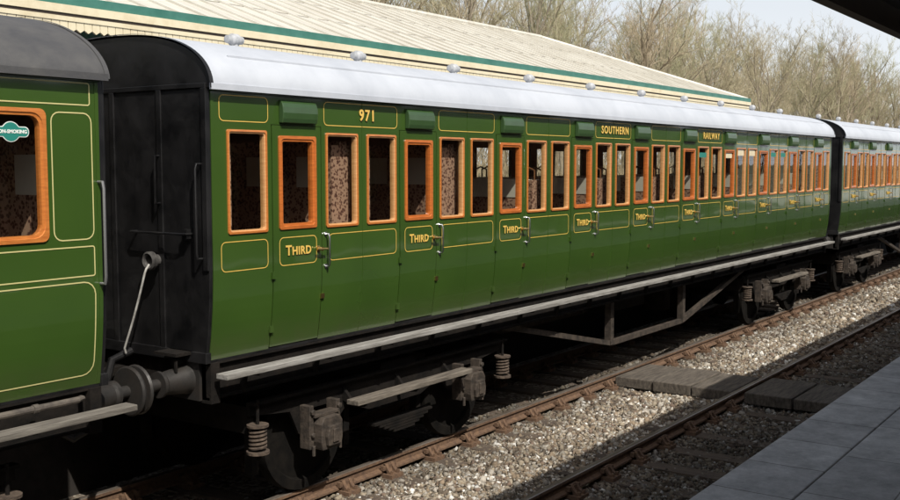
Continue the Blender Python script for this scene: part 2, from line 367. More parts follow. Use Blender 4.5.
def build_carriage(X0,L,doors,qwins,roofmat,label,left=False,bufs=(None,None)):
    if left: RP.update(a=1.9,b=.56,rise=.53)
    else: RP.update(a=2.5,b=.47,rise=.49)
    c=empty('railway_carriage',(X0,7.74,0)); top(c,label,'train carriage','coaches of the green passenger train')
    holes=[(x-.325,x+.325,ZB+.0,3.525) for x in doors]; QH=.93 if left else qH; QZ=3.10 if left else 3.03
    qz=(QZ-QH/2+.012,QZ+QH/2-.012)
    for x,w in qwins: holes.append((x-w/2+.012,x+w/2-.012,*qz))
    mb=MB(); wall(mb,L,holes,-1,0,0)
    fholes=[(x-.2,x+.2,2.64,3.4) for x in doors]+[(x-w/2+.03,x+w/2-.03,2.63,3.43) for x,w in qwins]
    wall(mb,L,fholes,1,0,0)
    inner=[(x-.235,x+.235,2.60,3.43) for x in doors]+[(x-w/2+.02,x+w/2-.02,*qz) for x,w in qwins]
    wall(mb,L,inner,-1,-.055,1,z0=ZB); wall(mb,L,fholes,1,-.055,1,z0=ZB)
    for i in range(len(doors)-1):
        xm=(doors[i]+doors[i+1])/2; strip(mb,xm-.004,xm+.004,ZB,3.8,.004,0,-1,.006)
    strip(mb,0,.03,ZB,ZT,.006,0,-1,.01); strip(mb,L-.03,L,ZB,ZT,.006,0,-1,.01)
    mb.box(0,L,sy(ZB)+.0,-sy(ZB),ZB-.02,ZB+.005,2)
    mb.box(0,L,-HW-.03,-HW+.01,3.775,3.805,3); mb.box(0,L,HW-.01,HW+.03,3.775,3.805,3)
    place(mb.mesh('body',[green,innerwood,black,darkgreen],recalc=False),'body',parent=c)
    mb=MB(); mb.box(.03,L-.03,-1.12,1.12,1.585,1.62); place(mb.mesh('floor',[innerwood]),'floor',parent=c)
    mb=MB(); pc=[(-1.14,3.76),(-1.05,3.86),(-.7,4.0),(0,4.08),(.7,4.0),(1.05,3.86),(1.14,3.76)]
    for a,b in zip(pc[:-1],pc[1:]): mb.quad((.05,*a),(L-.05,*a),(L-.05,*b),(.05,*b))
    place(mb.mesh('ceiling',[ceilm],recalc=False),'ceiling',parent=c)
    for xe,sg in ((0,-1),(L,1)):
        mb=MB(); prof=[(sy(z),z) for z in (ZB-.02,1.75,2.0,2.3)]+[(-HW,ZT)]+roofprof(40,1.24,.015)+[(HW,ZT)]+[(-sy(z),z) for z in (2.3,2.0,1.75,ZB-.02)]
        a,b=(xe-.035,xe+.0) if sg<0 else (xe,xe+.035)
        mb.prism(prof,'x',a,b,0)
        xo=xe+sg*.035; e0,e1=sorted((xo,xo+sg*.018))
        for y in (-.62,0,.62): mb.box(e0,e1,y-.03,y+.03,ZB,3.8)
        mb.box(e0,e1,-1.2,1.2,3.80,3.84)
        for y in (-1.17,1.17): mb.box(e0,e1,y-.03,y+.03,2.3,3.8)
        mb.box(xe-.06*(sg<0)-.0,xe+.06*(sg>0),-1.16,1.16,ZB-.02,ZB+.07)
        place(mb.mesh('end_panel',[black]),'end_panel',parent=c,bevel=.004)
    P=roofprof(); mb=MB(); n=len(P); xs=[-.045,L+.045]
    vs=[];fs=[]
    for x in xs:
        for p in P: vs.append((x,p[0],p[1]))
    for i in range(len(xs)-1):
        for k in range(n-1): fs.append((i*n+k,i*n+k+1,(i+1)*n+k+1,(i+1)*n+k))
    mb.add(vs,fs,0)
    for y in (-1.265,1.265): mb.box(-.045,L+.045,min(y*.985,y*1.006),max(y*.985,y*1.006),3.785,3.835,0)
    P2=roofprof(off=.006)
    for xa,xb in ((-.06,-.02),(L+.02,L+.06)):
        for k in range(n-1): mb.quad((xa,P2[k][0],P2[k][1]),(xa,P2[k+1][0],P2[k+1][1]),(xb,P2[k+1][0],P2[k+1][1]),(xb,P2[k][0],P2[k][1]),1)
    # long rain strip above the doors
    if not left:
        zr=roofz(-1.08)
        for i in range(len(P)-1):
            pass
        mb.box(.3,L-.3,-1.10,-1.085,roofz(-1.0925)-.01,roofz(-1.0925)+.012,0)
    me=mb.mesh('roof',[roofmat,black if not left else greyroof],smooth=True,recalc=False)
    ro=place(me,'roof',parent=c)
    if not left:
        for d in doors: place(me_torp,'ventilator',(d+.12,-.30,roofz(-.30)),ro)
    for x,w in qwins:
        if abs(w-qW)<.01: fm,gm=me_qframe,me_qglass
        else: fm,gm=frame_mesh('frame',w,QH,.05,.07,.014,.05,[orange,orange],rout=.05),glass_mesh(w,QH,.05,.05)
        g=place(gm,'window',(x,-HW,QZ),c); place(fm,'frame',(0,0,0),g)
    for d in doors:
        o=place(me_door,'door',(d,0,0),c); g=place(me_dglass,'window',(0,-HW,3.015),o); 
        place(me_dframe,'window_frame',(0,-HW-.005,3.015),o)
        place(me_handle,'handle',(.265,-HW-.004,2.40),o)
        place(me_dlin,'gold_lining',(0,0,0),o)
        place(me_third,'lettering',(0,-HW-.0105,2.405),o,rot=R90); place(me_third_s,'lettering_shade',(.006,-HW-.0078,2.399),o,rot=R90)
        place(me_bonnet,'door_ventilator',(d,-HW,3.64),c,bevel=.008)
        place(me_grab,'grab_rail',(d+.375,-HW,2.38),c)
    mb=MB()
    if not left:
        eds=[.05]+[v for d in doors for v in (d-.34,d+.34)]+[L-.05]
        for i in range(0,len(eds),2):
            a,b=eds[i],eds[i+1]
            if i==0: a=.07
            lining(mb,a+.02,b-.02,3.535,3.755,.05)
            b2=b-.04; a2=a if i==0 else a+.06
            lining(mb,a2+.02,b2,2.275,2.53,.05)
    place_l=[gold]
    if left:
        lining(mb,L-3.6,L-.07,3.60,3.765,.02,.009,m=0)
        lining(mb,L-.40,L-.06,2.63,3.55,.07,.009,m=0)
        lining(mb,L-3.6,L-.06,2.36,2.585,.02,.009)
        lining(mb,L-3.6,L-.06,1.62,2.325,.10,.009,ns=6)
        place_l=[cream_line]
    place(mb.mesh('gold_lining',place_l,recalc=False),'gold_lining',parent=c)
    ps=[.06]+[(doors[i]+doors[i+1])/2 for i in range(len(doors)-1)]+[L-.06] if doors else [.06,L-3.6,L-1.75,L-.06]
    for i,x in enumerate(ps):
        low=(not left) and 3<=i<len(ps)-1; ms=me_seatlow if low else me_seat
        if not low: place(me_part,'partition',(x,0,0),c)
        if i>0: place(ms,'seat',(x-.02,0,0),c,rot=(0,0,math.pi))
        if i<len(ps)-1: place(ms,'seat',(x+.02,0,0),c)
    mb=MB()
    for s in (-1,1):
        a,b=sorted((s*1.02,s*1.09)); mb.box(.0,L,a,b,1.20,1.52)
        mb.box(.0,L,min(s*1.02,s*1.13),max(s*1.02,s*1.13),1.50,1.519); mb.box(0,L,min(s*1.02,s*1.13),max(s*1.02,s*1.13),1.20,1.222)
    for x in (0,L-.1): mb.box(x,x+.1,-1.15,1.15,1.17,1.515)
    for i in range(1,10): mb.box(L*i/10-.04,L*i/10+.04,-1.02,1.02,1.25,1.5)
    mb.box(-.25,0,-.05,.05,1.28,1.38); mb.box(L,L+.25,-.05,.05,1.28,1.38)
    place(mb.mesh('underframe',[soot]),'underframe',parent=c)
    mid=L/2
    if L>15:
        for s in (-1,1):
            mb=MB(); y0,y1=sorted((s*.90,s*.98)); q=1.35
            def bar(p,r,t=.035):
                d=Vector((r[0]-p[0],r[1]-p[1])).normalized(); nn=Vector((-d.y,d.x))*t
                mb.prism([(p[0]+nn.x,p[1]+nn.y),(r[0]+nn.x,r[1]+nn.y),(r[0]-nn.x,r[1]-nn.y),(p[0]-nn.x,p[1]-nn.y)],'y',y0,y1)
            bar((mid-q-.0,.56),(mid+q,.56)); bar((mid-4.4,1.2),(mid-q,.56)); bar((mid+4.4,1.2),(mid+q,.56))
            mb.box(mid-q-.05,mid-q+.05,y0-.01,y1+.01,.54,1.22); mb.box(mid+q-.05,mid+q+.05,y0-.01,y1+.01,.54,1.22)
            place(mb.mesh('truss_rod',[rustgrime]),'truss',parent=c)
        mb=MB(); mb.box(mid-1.0,mid+.3,-.75,-.2,.95,1.25); place(mb.mesh('battery_box',[soot]),'battery_box',parent=c,bevel=.01)
        mb=MB(); mb.lathe([(0,.25),(.5,.25)],(mid+2.2,-.1,1.1),(0,0,-1),20); place(mb.mesh('vacuum_cylinder',[soot],True),'vacuum_cylinder',parent=c)
    mb=MB(); zt=1.37 if left else 1.44; xe=L+.18 if left else L
    segs=max(1,int(L/4.6)); 
    for i in range(segs): mb.box(xe*i/segs+.003,xe*(i+1)/segs-.003,-1.345,-1.21,zt-.045,zt,0)
    for i in range(int(L/.93)):
        x=.4+i*.93
        if x>L-.2: break
        mb.prism([(-1.34,zt-.05),(-1.10,zt-.05),(-1.09,1.2),(-1.13,1.2),(-1.16,zt-.08),(-1.34,zt-.065)],'x',x-.02,x+.02,1)
    place(mb.mesh('footboard',[stepdull if left else stepwood,soot]),'footboard',parent=c,bevel=.005)
    build_bogie(c,L-2.76)
    if L>15: build_bogie(c,2.76)
    for y in (-.87,.87):
        place(bufs[0] or me_buf,'buffer',(-.0,y,1.36),c,rot=(0,0,math.pi)); place(bufs[1] or me_buf,'buffer',(L,y,1.36),c)
    return c
P=1.83; LM=2.02+9*P; GAP=1.02
doorsM=[1.02+P*i for i in range(10)]
qM=[(d+s*.615,qW) for d in doorsM for s in (-1,1)]
LL=11.0; XL=4.885
left=build_carriage(XL-LL,LL,[],[(LL-.93,.98),(LL-2.25,.98),(LL-4.5,.98)],greyroof,'green carriage with dark grey roof and non-smoking sign',left=True,bufs=(me_buf2,me_buf2))
main=build_carriage(5.97,LM,doorsM,qM,whiteroof,'long dark green wooden carriage numbered 971 with white roof',bufs=(me_buf,me_buf2))
right=build_carriage(5.97+LM+GAP,LM,doorsM,qM,whiteroof,'green carriage with white roof coupled to numbered coach',bufs=(me_buf2,me_buf2))
def letter(par,txt,x,z,size,nm,**k):
    m1=text_mesh(txt,size,[gold],bold=.004,**k); m2=text_mesh(txt,size,[shadowpaint],bold=.004,**k)
    o=place(m1,nm,(x,-HW-.009,z),par,rot=R90); o2=place(m2,'lettering_shade',(.007,-.007,-.0016),o)
letter(main,'971',7.98-5.97,3.645,.15,'number_lettering',spacing=1.15)
letter(main,'SOUTHERN',(doorsM[4]+doorsM[3])/2+.04,3.645,.145,'company_lettering',spacing=1.2)
letter(main,'RAILWAY',(doorsM[6]+doorsM[5])/2+.04,3.645,.145,'company_lettering',spacing=1.25)
for i,(x,z,m_,h) in enumerate(((doorsM[6]+.0,3.33,creamp,.045),(doorsM[6]+.615,3.38,creamp,.05),(doorsM[7]-.615,3.38,creamp,.05),(doorsM[5]+.615,3.33,signgreen,.04),(doorsM[8]-.615,3.36,signgreen,.04),(doorsM[7]+.615,3.36,signgreen,.04))):
    mb=MB(); mb.box(-.16,.16,-.004,0,-h,h); place(mb.mesh('window_label',[m_]),'window_label',(x,-HW+.012,z),main)
# end details on near end of main coach
mb=MB()
mb.tube([(-.04,-1.13,3.18),(-.10,-1.13,3.18),(-.11,-1.13,3.14),(-.11,-1.13,2.44),(-.10,-1.13,2.40),(-.04,-1.13,2.40)],.011,8)
place(mb.mesh('grab_rail',[black],True),'grab_rail',parent=main)
mb=MB(); mb.tube([(-.04,-.62,3.25),(-.10,-.62,3.25),(-.10,-.62,2.85),(-.04,-.62,2.85)],.010,8); place(mb.mesh('grab_rail',[black],True),'grab_rail',parent=main)
mb=MB(); mb.tube([(-.04,-1.0,2.60),(-.11,-1.0,2.60),(-.12,-.95,2.60),(-.12,-.35,2.60),(-.11,-.3,2.60),(-.04,-.3,2.60)],.011,8); mb.box(-.10,-.05,-1.0,-.94,2.56,2.64)
place(mb.mesh('end_handrail',[black],True),'end_handrail',parent=main)
mb=MB(); mb.lathe([(0,.05),(.05,.05),(.06,.08),(.10,.08),(.11,.065),(.10,.05),(.08,.045)],(-.05,-.57,2.36),(-1,0,0),22); place(mb.mesh('hose_connector',[mat('grey_casting',(.10,.095,.09),(.03,.028,.026),scale=9,rough=.6)],True),'hose_connector',parent=main)
mb=MB(); pts=[Vector((-.14,-.57,2.33)),Vector((-.17,-.565,2.29))]; 
for i in range(9):
    t=i/8; pts.append(Vector((-.18-.04*t,-.56+.24*t,2.26-.66*t-.03*math.sin(t*3.14))))
pts.append(Vector((-.20,-.31,1.55)))
mb.tube(pts,.0095,8); place(mb.mesh('hose',[hosem],True),'hose',parent=main)
mb=MB(); mb.tube([(-.1,-.25,1.55),(-.3,-.25,1.5),(-.4,-.25,1.2),(-.45,-.2,.95),(-.6,-.1,.85),(-.75,-.05,.95),(-.85,-.05,1.3),(-1.0,-.05,1.45)],.035,10); place(mb.mesh('hose',[black],True),'vacuum_hose',parent=main)
mb=MB()
mb.tube([(-.06,.3,1.5),(-.06,.3,3.8)],.025,8)
place(mb.mesh('end_conduit',[black],True),'end_conduit',parent=main)
mb=MB(); mb.box(-.22,-.03,-.98,-.70,1.585,1.61); mb.box(-.2,-.18,-.95,-.93,1.45,1.585); mb.box(-.2,-.03,-.95,-.93,1.565,1.585)
place(mb.mesh('end_step',[soot],True),'end_step',parent=main)
mb=MB(); mb.tube([(-.25,0,1.33),(-.4,0,1.22),(-.57,0,1.17),(-.75,0,1.22),(-.9,0,1.33)],.035,8); mb.box(-.6,-.54,-.1,.1,1.12,1.22); place(mb.mesh('coupling',[soot],True),'coupling',parent=main)
mb=MB(); mb.tube([(LM+.25,0,1.33),(LM+.52,0,1.17),(LM+.8,0,1.33)],.035,8); place(mb.mesh('coupling',[soot],True),'coupling',parent=main)
mb=MB(); mb.tube([(LM+.05,-.3,2.2),(LM+.3,-.3,1.4),(LM+.5,-.3,1.0),(LM+.75,-.3,1.4),(LM+.95,-.3,2.2)],.035,8); place(mb.mesh('vacuum_hose',[black],True),'vacuum_hose',parent=main)
# left coach details
mb=MB(); mb.tube([(LL-.02,-1.2,3.05),(LL-.02,-1.26,3.05),(LL-.02,-1.27,3.0),(LL-.02,-1.27,2.35),(LL-.02,-1.26,2.3),(LL-.02,-1.2,2.3)],.011,8); place(mb.mesh('grab_rail',[mat('dull_steel',(.3,.3,.3),rough=.5,metal=.8)],True),'grab_rail',parent=left)
mb=MB(); mb.tube([(2,-1.22,1.47),(LL-.25,-1.22,1.47)],.024,10); mb.tube([(LL-.25,-1.22,1.47),(LL-.2,-1.20,1.47),(LL-.15,-1.1,1.45),(LL-.13,-1.0,1.42)],.02,8)
for i in range(8): mb.lathe([(-.02,.032),(.02,.032)],(LL-.6-i*1.1,-1.22,1.47),(1,0,0),10)
place(mb.mesh('steam_pipe',[mat('dusty_pipe',(.13,.11,.09),(.045,.038,.033),scale=9,rough=.8)],True),'steam_pipe',parent=left)
xs=LL-XL+4.186
def signshape(d):
    pts=[]; hw=.138-d; n=40
    def hh(x):
        e=math.sqrt(max(0,1-max(0,(abs(x)-(hw-.03))/.03)**2)); return max((.036-d)*e,math.sqrt(max(0,(.070-d)**2-x*x)))
    X=[hw*math.sin(math.pi*(k/n-.5)) for k in range(n+1)]
    for x in X: pts.append((x,-hh(x)-.0001))
    for x in reversed(X): pts.append((x,hh(x)+.0001))
    return pts
mb=MB(); A=signshape(0); mb.add([(p[0],-.004,p[1]) for p in A],[tuple(range(len(A)))])
A=signshape(.006); mb.add([(p[0],-.006,p[1]) for p in A],[tuple(range(len(A)))],1)
sg=place(mb.mesh('smoking_sign',[signwhite,signgreen],recalc=False),'non_smoking_sign',(xs,-HW+.012,3.40),left)
place(text_mesh('NON-SMOKING',.0335,[signwhite],bold=.0014,ex=.0005),'lettering',(0,-.008,0),sg,rot=R90)
# ------------------------------------------------------------------ track
def rail_profile():
    return [(-.06,-.145),(.06,-.145),(.06,-.125),(.012,-.105),(.012,-.045),(.035,-.035),(.035,-.006),(.028,0),(-.028,0),(-.035,-.006),(-.035,-.035),(-.012,-.045),(-.012,-.105),(-.06,-.125)]
mb=MB(); pr=rail_profile(); mb.prism(pr,'x',-12,150,0); mr=mb.mesh('rail',[railrust,railsteel])
for p in mr.polygons:
    if p.normal.z>.6 and p.center.z>-.01: p.material_index=1
for y,lb in ((3.50,'worn'),(5.00,'worn'),(6.99,'rusty'),(8.49,'rusty')):
    o=place(mr,'rail',(0,y,0)); top(o,'%s steel running rail held in cast chairs'%lb,'rail','running rails')
mb=MB(); mb.box(-.125,.125,-1.3,1.3,-.31,-.19); me_sl=mb.mesh('sleeper',[sleeperm])
mb=MB(); mb.box(-.10,.10,-.19,.19,-.19,-.146)
for s in (-1,1):
    mb.prism([(s*.17,-.146),(s*.055,-.146),(s*.045,-.05),(s*.075,-.045),(s*.11,-.10)],'x',-.07,-.03); mb.prism([(s*.17,-.146),(s*.055,-.146),(s*.045,-.05),(s*.075,-.045),(s*.11,-.10)],'x',.03,.07)
    mb.prism([(s*.10,-.146),(s*.055,-.146),(s*.045,-.05),(s*.07,-.045)],'x',-.07,.07)
    mb.cyl((-.05,s*.16,-.146),(-.05,s*.16,-.11),.02,6); mb.cyl((.05,s*.16,-.146),(.05,s*.16,-.11),.02,6)
mb.box(-.11,.11,-.085,-.04,-.11,-.06)
me_ch=mb.mesh('chair',[railrust])
for cy in (4.25,7.74):
    x=3.2 if cy<5 else 3.5
    while x<62:
        if cy<5 and 14.35<x<15.5: x+=.76; continue
        o=place(me_sl,'sleeper',(x+random.uniform(-.03,.03),cy+random.uniform(-.03,.03),random.uniform(-.008,.004)),rot=(0,0,random.uniform(-.012,.012)))
        top(o,'dark timber sleeper bedded in stone ballast','railway sleeper','timber sleepers under the rails')
        dy=cy-o.location.y
        for s in (-.75,.75): place(me_ch,'chair',(0,s+dy,0),o)
        x+=.76
mb=MB(); 
mb.quad((-900,-900,-.32),(1500,-900,-.32),(1500,1500,-.32),(-900,1500,-.32))
groundm=mat('ground_earth',(.12,.11,.06),(.07,.08,.035),scale=.5,rough=1)
g=place(mb.mesh('ground',[groundm]),'ground'); struct(g)
def ballastmat():
    m=bpy.data.materials.new('ballast_bed'); m.use_nodes=True; N=m.node_tree.nodes; L=m.node_tree.links; p=N['Principled BSDF']; p.inputs['Roughness'].default_value=1
    tc=N.new('ShaderNodeTexCoord'); v=N.new('ShaderNodeTexVoronoi'); v.inputs['Scale'].default_value=24; L.new(tc.outputs['Object'],v.inputs[0])
    sp=N.new('ShaderNodeSeparateColor'); L.new(v.outputs['Color'],sp.inputs[0]); cr=N.new('ShaderNodeValToRGB'); L.new(sp.outputs[0],cr.inputs[0])
    e=cr.color_ramp.elements; e[0].color=(.07,.052,.037,1); e[1].color=(.40,.36,.30,1); cr.color_ramp.elements.new(.6).color=(.18,.145,.11,1)
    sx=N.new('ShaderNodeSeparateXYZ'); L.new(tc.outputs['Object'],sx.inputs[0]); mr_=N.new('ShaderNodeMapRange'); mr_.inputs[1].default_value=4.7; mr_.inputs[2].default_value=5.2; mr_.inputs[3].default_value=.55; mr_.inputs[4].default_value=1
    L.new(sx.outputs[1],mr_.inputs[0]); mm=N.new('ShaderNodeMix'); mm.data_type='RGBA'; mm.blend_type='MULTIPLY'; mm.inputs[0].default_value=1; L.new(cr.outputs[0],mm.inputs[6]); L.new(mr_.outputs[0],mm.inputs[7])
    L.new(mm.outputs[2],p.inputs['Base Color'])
    b=N.new('ShaderNodeBump'); b.inputs['Strength'].default_value=1; b.inputs['Distance'].default_value=.04; b.invert=True; L.new(v.outputs['Distance'],b.inputs['Height']); L.new(b.outputs[0],p.inputs['Normal'])
    return m
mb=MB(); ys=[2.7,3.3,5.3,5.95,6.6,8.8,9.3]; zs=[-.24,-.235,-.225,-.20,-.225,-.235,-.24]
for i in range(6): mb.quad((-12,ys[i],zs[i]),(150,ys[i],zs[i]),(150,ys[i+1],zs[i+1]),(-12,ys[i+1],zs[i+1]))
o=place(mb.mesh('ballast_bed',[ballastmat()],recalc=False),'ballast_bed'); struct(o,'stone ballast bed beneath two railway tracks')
def stones():
    cube=np.array([(-1,-1,-1),(1,-1,-1),(1,1,-1),(-1,1,-1),(-1,-1,1),(1,-1,1),(1,1,1),(-1,1,1)],float)*.5
    q=np.array([(0,3,2,1),(4,5,6,7),(0,1,5,4),(1,2,6,5),(2,3,7,6),(3,0,4,7)])
    V=[];C=[];
    for (xa,xb,dens,sz) in ((6,13,1600,.031),(13,22,900,.038),(22,42,300,.054)):
        n=int((xb-xa)*4.9*dens); x=np.random.uniform(xa,xb,n); y=np.random.uniform(2.75,7.65,n)
        z=np.interp(y,ys,zs)+np.random.uniform(-.012,.026,n)+.015*np.sin(x*2.1)*np.sin(y*3.3)
        s=sz*np.random.lognormal(0,.38,n).clip(.4,2.2); sc=s[:,None]*np.random.uniform(.6,1.2,(n,3))
        v=cube[None]*sc[:,None,:]*np.random.uniform(.55,1.15,(n,8,3))
        qn=np.random.normal(size=(n,4)); qn/=np.linalg.norm(qn,axis=1)[:,None]; w,a,b,c=qn.T
        R=np.stack([1-2*(b*b+c*c),2*(a*b-c*w),2*(a*c+b*w),2*(a*b+c*w),1-2*(a*a+c*c),2*(b*c-a*w),2*(a*c-b*w),2*(b*c+a*w),1-2*(a*a+b*b)],1).reshape(n,3,3)
        v=np.einsum('nij,nkj->nki',R,v); v+=np.stack([x,y,z],1)[:,None,:]
        pal=np.array([(.34,.285,.21),(.48,.435,.37),(.25,.19,.13),(.14,.11,.08),(.31,.28,.235),(.74,.72,.67),(.19,.135,.10)]); pr_=[.22,.15,.18,.18,.14,.05,.08]
        col=pal[np.random.choice(7,n,p=pr_)]*np.random.uniform(.7,1.15,(n,1)); 
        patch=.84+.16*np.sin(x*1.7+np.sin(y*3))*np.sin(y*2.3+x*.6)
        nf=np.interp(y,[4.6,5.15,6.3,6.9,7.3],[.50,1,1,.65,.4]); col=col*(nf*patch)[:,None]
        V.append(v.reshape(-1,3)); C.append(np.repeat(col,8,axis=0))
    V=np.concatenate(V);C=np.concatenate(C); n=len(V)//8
    F=(q[None]+8*np.arange(n)[:,None,None]).reshape(-1)
    me=bpy.data.meshes.new('ballast_stones'); me.vertices.add(len(V)); me.vertices.foreach_set('co',V.ravel())
    me.loops.add(len(F)); me.loops.foreach_set('vertex_index',F.astype(np.int32)); me.polygons.add(len(F)//4)
    me.polygons.foreach_set('loop_start',np.arange(0,len(F),4,dtype=np.int32)); me.update(calc_edges=True)
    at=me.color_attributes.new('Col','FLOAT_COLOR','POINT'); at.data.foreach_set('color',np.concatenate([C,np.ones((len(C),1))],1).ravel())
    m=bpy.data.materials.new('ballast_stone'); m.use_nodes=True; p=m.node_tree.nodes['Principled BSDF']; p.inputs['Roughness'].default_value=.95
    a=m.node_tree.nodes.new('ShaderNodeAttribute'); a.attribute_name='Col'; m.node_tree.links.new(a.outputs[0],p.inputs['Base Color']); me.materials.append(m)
    o=place(me,'ballast_stones'); o['kind']='stuff'; o['label']='loose tan and grey ballast stones between the rails'; o['category']='ballast'
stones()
cr=empty('board_crossing',(14.9,5.0,-.05)); top(cr,'weathered timber board crossing laid across the two tracks','board crossing')
for i,(ya,yb) in enumerate(((5.10,5.68),(5.70,6.28),(6.30,6.90),(3.60,4.22),(4.24,4.90))):
    mb=MB(); mb.box(-.62+random.uniform(-.03,.03),.62+random.uniform(-.05,.05),ya-5.0,yb-5.0,-.12,.03+random.uniform(-.01,.01)); 
    place(mb.mesh('plank',[plankm]),'plank',parent=cr,bevel=.012)
# ------------------------------------------------------------------ near platform
def slabmat(name,c1,c2,mort,sx,sy_,off=.5):
    m=bpy.data.materials.new(name); m.use_nodes=True; N=m.node_tree.nodes; L=m.node_tree.links; p=N['Principled BSDF']; p.inputs['Roughness'].default_value=.75
    tc=N.new('ShaderNodeTexCoord'); b=N.new('ShaderNodeTexBrick')
    dn=N.new('ShaderNodeTexNoise'); dn.inputs['Scale'].default_value=1.3; L.new(tc.outputs['Object'],dn.inputs[0]); sc=N.new('ShaderNodeVectorMath'); sc.operation='SCALE'; sc.inputs['Scale'].default_value=.05; L.new(dn.outputs['Color'],sc.inputs[0]); av=N.new('ShaderNodeVectorMath'); L.new(tc.outputs['Object'],av.inputs[0]); L.new(sc.outputs[0],av.inputs[1]); L.new(av.outputs[0],b.inputs[0])
    b.inputs['Scale'].default_value=1; b.inputs['Brick Width'].default_value=sx; b.inputs['Row Height'].default_value=sy_; b.squash=.7; b.squash_frequency=3; b.offset_frequency=2
    b.inputs['Mortar Size'].default_value=.007; b.inputs['Mortar Smooth'].default_value=.4; b.inputs[1].default_value=(*c1,1); b.inputs[2].default_value=(*c2,1); b.inputs[3].default_value=(*mort,1); b.offset=off
    n=N.new('ShaderNodeTexNoise'); n.inputs['Scale'].default_value=2.2; n.inputs['Detail'].default_value=10; n.inputs['Roughness'].default_value=.8; L.new(tc.outputs['Object'],n.inputs[0])
    r=N.new('ShaderNodeMapRange'); r.inputs[1].default_value=.3; r.inputs[2].default_value=.7; r.inputs[3].default_value=.42; r.inputs[4].default_value=1.3; L.new(n.outputs[0],r.inputs[0])
    mm=N.new('ShaderNodeMix'); mm.data_type='RGBA'; mm.blend_type='MULTIPLY'; mm.inputs[0].default_value=1; L.new(b.outputs[0],mm.inputs[6]); L.new(r.outputs[0],mm.inputs[7]); L.new(mm.outputs[2],p.inputs['Base Color'])
    bp=N.new('ShaderNodeBump'); bp.inputs['Strength'].default_value=.4; bp.inputs['Distance'].default_value=.01; L.new(mm.outputs[2],bp.inputs['Height']); L.new(bp.outputs[0],p.inputs['Normal'])
    return m
pave=slabmat('paving_slabs',(.60,.59,.56),(.48,.47,.45),(.20,.19,.17),1.1,.75)
cope=slabmat('coping_stone',(.60,.59,.56),(.48,.47,.45),(.16,.15,.13),1.1,50,0)
mb=MB(); mb.box(-14,110,-9,2.03,-.3,.948,0); mb.box(-14,110,2.033,2.60,.86,.955,1); mb.box(-14,110,2.033,2.52,-.3,.858,2)
o=place(mb.mesh('platform',[pave,cope,sootbrick]),'platform',bevel=.01); struct(o,'stone slab platform with worn coping edge')
cn=empty('platform_canopy',(10,0,.95)); top(cn,'dark timber platform canopy with plain fascia board','station canopy')
mb=MB(); mb.prism([(-7-0,5.2-.95),(2.0,4.46-.95),(2.0,4.52-.95),(-7,5.35-.95)],'x',-24,60); place(mb.mesh('canopy_roof',[brownp]),'roof',parent=cn)
mb=MB(); mb.box(-24,60,2.0,2.03,4.27-.95,4.51-.95); mb.box(-24,60,1.97,2.06,4.255-.95,4.285-.95)
place(mb.mesh('fascia',[brownp]),'fascia',parent=cn)
for i in range(14): 
    x=-24+i*6; mb=MB(); mb.box(x-.08,x+.08,-6.8,1.95,4.30-.95,4.44-.95); place(mb.mesh('beam',[brownp]),'beam',parent=cn)
    mb=MB(); mb.lathe([(0,.16),(.3,.16),(.35,.1),(3.1,.08),(3.35,.14)],(x,-2.2,0),(0,0,1),16); place(mb.mesh('column',[brownp],True),'column',parent=cn)
added_wall=empty('station_building',(10,-7.6,.95)); top(added_wall,'added unseen brick waiting room that darkens carriage window reflections','building')  # unseen building, added to darken window reflections and cut ambient light
mb=MB()
for i in range(12):
    x=-24+i*6; mb.box(x,x+2.2,-.4,0,0,4.1); mb.box(x+2.2,x+6,-.4,0,0,1.0); mb.box(x+2.2,x+6,-.4,0,2.7,4.1); mb.box(x+4.0,x+6,-.4,0,1.0,2.7)
mb.box(-24,48,-4,-.42,0,4.1)
place(mb.mesh('wall',[brickm]),'wall',parent=added_wall)
for i in range(12):
    x=-24+i*6; mb=MB(); mb.box(x+2.2,x+4.0,-.2,-.17,1.0,2.7); w_=place(mb.mesh('window',[glass]),'window',parent=added_wall); mb=MB()
    for (a,b,c,d) in ((2.2,2.3,1,2.7),(3.9,4.0,1,2.7),(3.05,3.15,1.1,2.6),(2.3,3.9,1,1.1),(2.3,3.9,2.6,2.7)): mb.box(x+a,x+b,-.25,-.12,c,d)
    place(mb.mesh('frame',[creamp]),'frame',parent=w_)
# ------------------------------------------------------------------ far platform, canopy, building
mb=MB(); mb.box(-14,110,9.28,17,-.3,.95,0); mb.box(-14,110,9.25,9.8,.86,.956,1); mb.box(-14,110,9.262,9.278,-.3,.858,2)
o=place(mb.mesh('platform',[pave,cope,sootbrick]),'platform.001'); struct(o,'platform behind the train')
cf=empty('platform_canopy',(10,12,.95)); top(cf,'station canopy with pale ribbed roof and teal gutter','station canopy')
def ribmat():
    m=bpy.data.materials.new('ribbed_pale_roof'); m.use_nodes=True; N=m.node_tree.nodes; L=m.node_tree.links; p=N['Principled BSDF']; p.inputs['Roughness'].default_value=.55
    tc=N.new('ShaderNodeTexCoord'); n=N.new('ShaderNodeTexNoise'); mp=N.new('ShaderNodeMapping'); mp.inputs['Scale'].default_value=(3,.4,.4); L.new(tc.outputs['Object'],mp.inputs[0]); L.new(mp.outputs[0],n.inputs[0]); n.inputs['Scale'].default_value=2; n.inputs['Detail'].default_value=8; n.inputs['Roughness'].default_value=.7
    cr=N.new('ShaderNodeValToRGB'); L.new(n.outputs[0],cr.inputs[0]); e=cr.color_ramp.elements; e[0].position=.3; e[0].color=(.44,.41,.345,1); e[1].position=.6; e[1].color=(.58,.56,.50,1); L.new(cr.outputs[0],p.inputs['Base Color'])
    return m
rib=ribmat(); ribdark=mat('rib_shade_and_joints',(.32,.29,.24),(.42,.39,.32),scale=6,rough=.8)
g0,gz=9.85,4.93; r0,rz=14.0,6.47; XE=28.2; HX=24.3; XS=-14
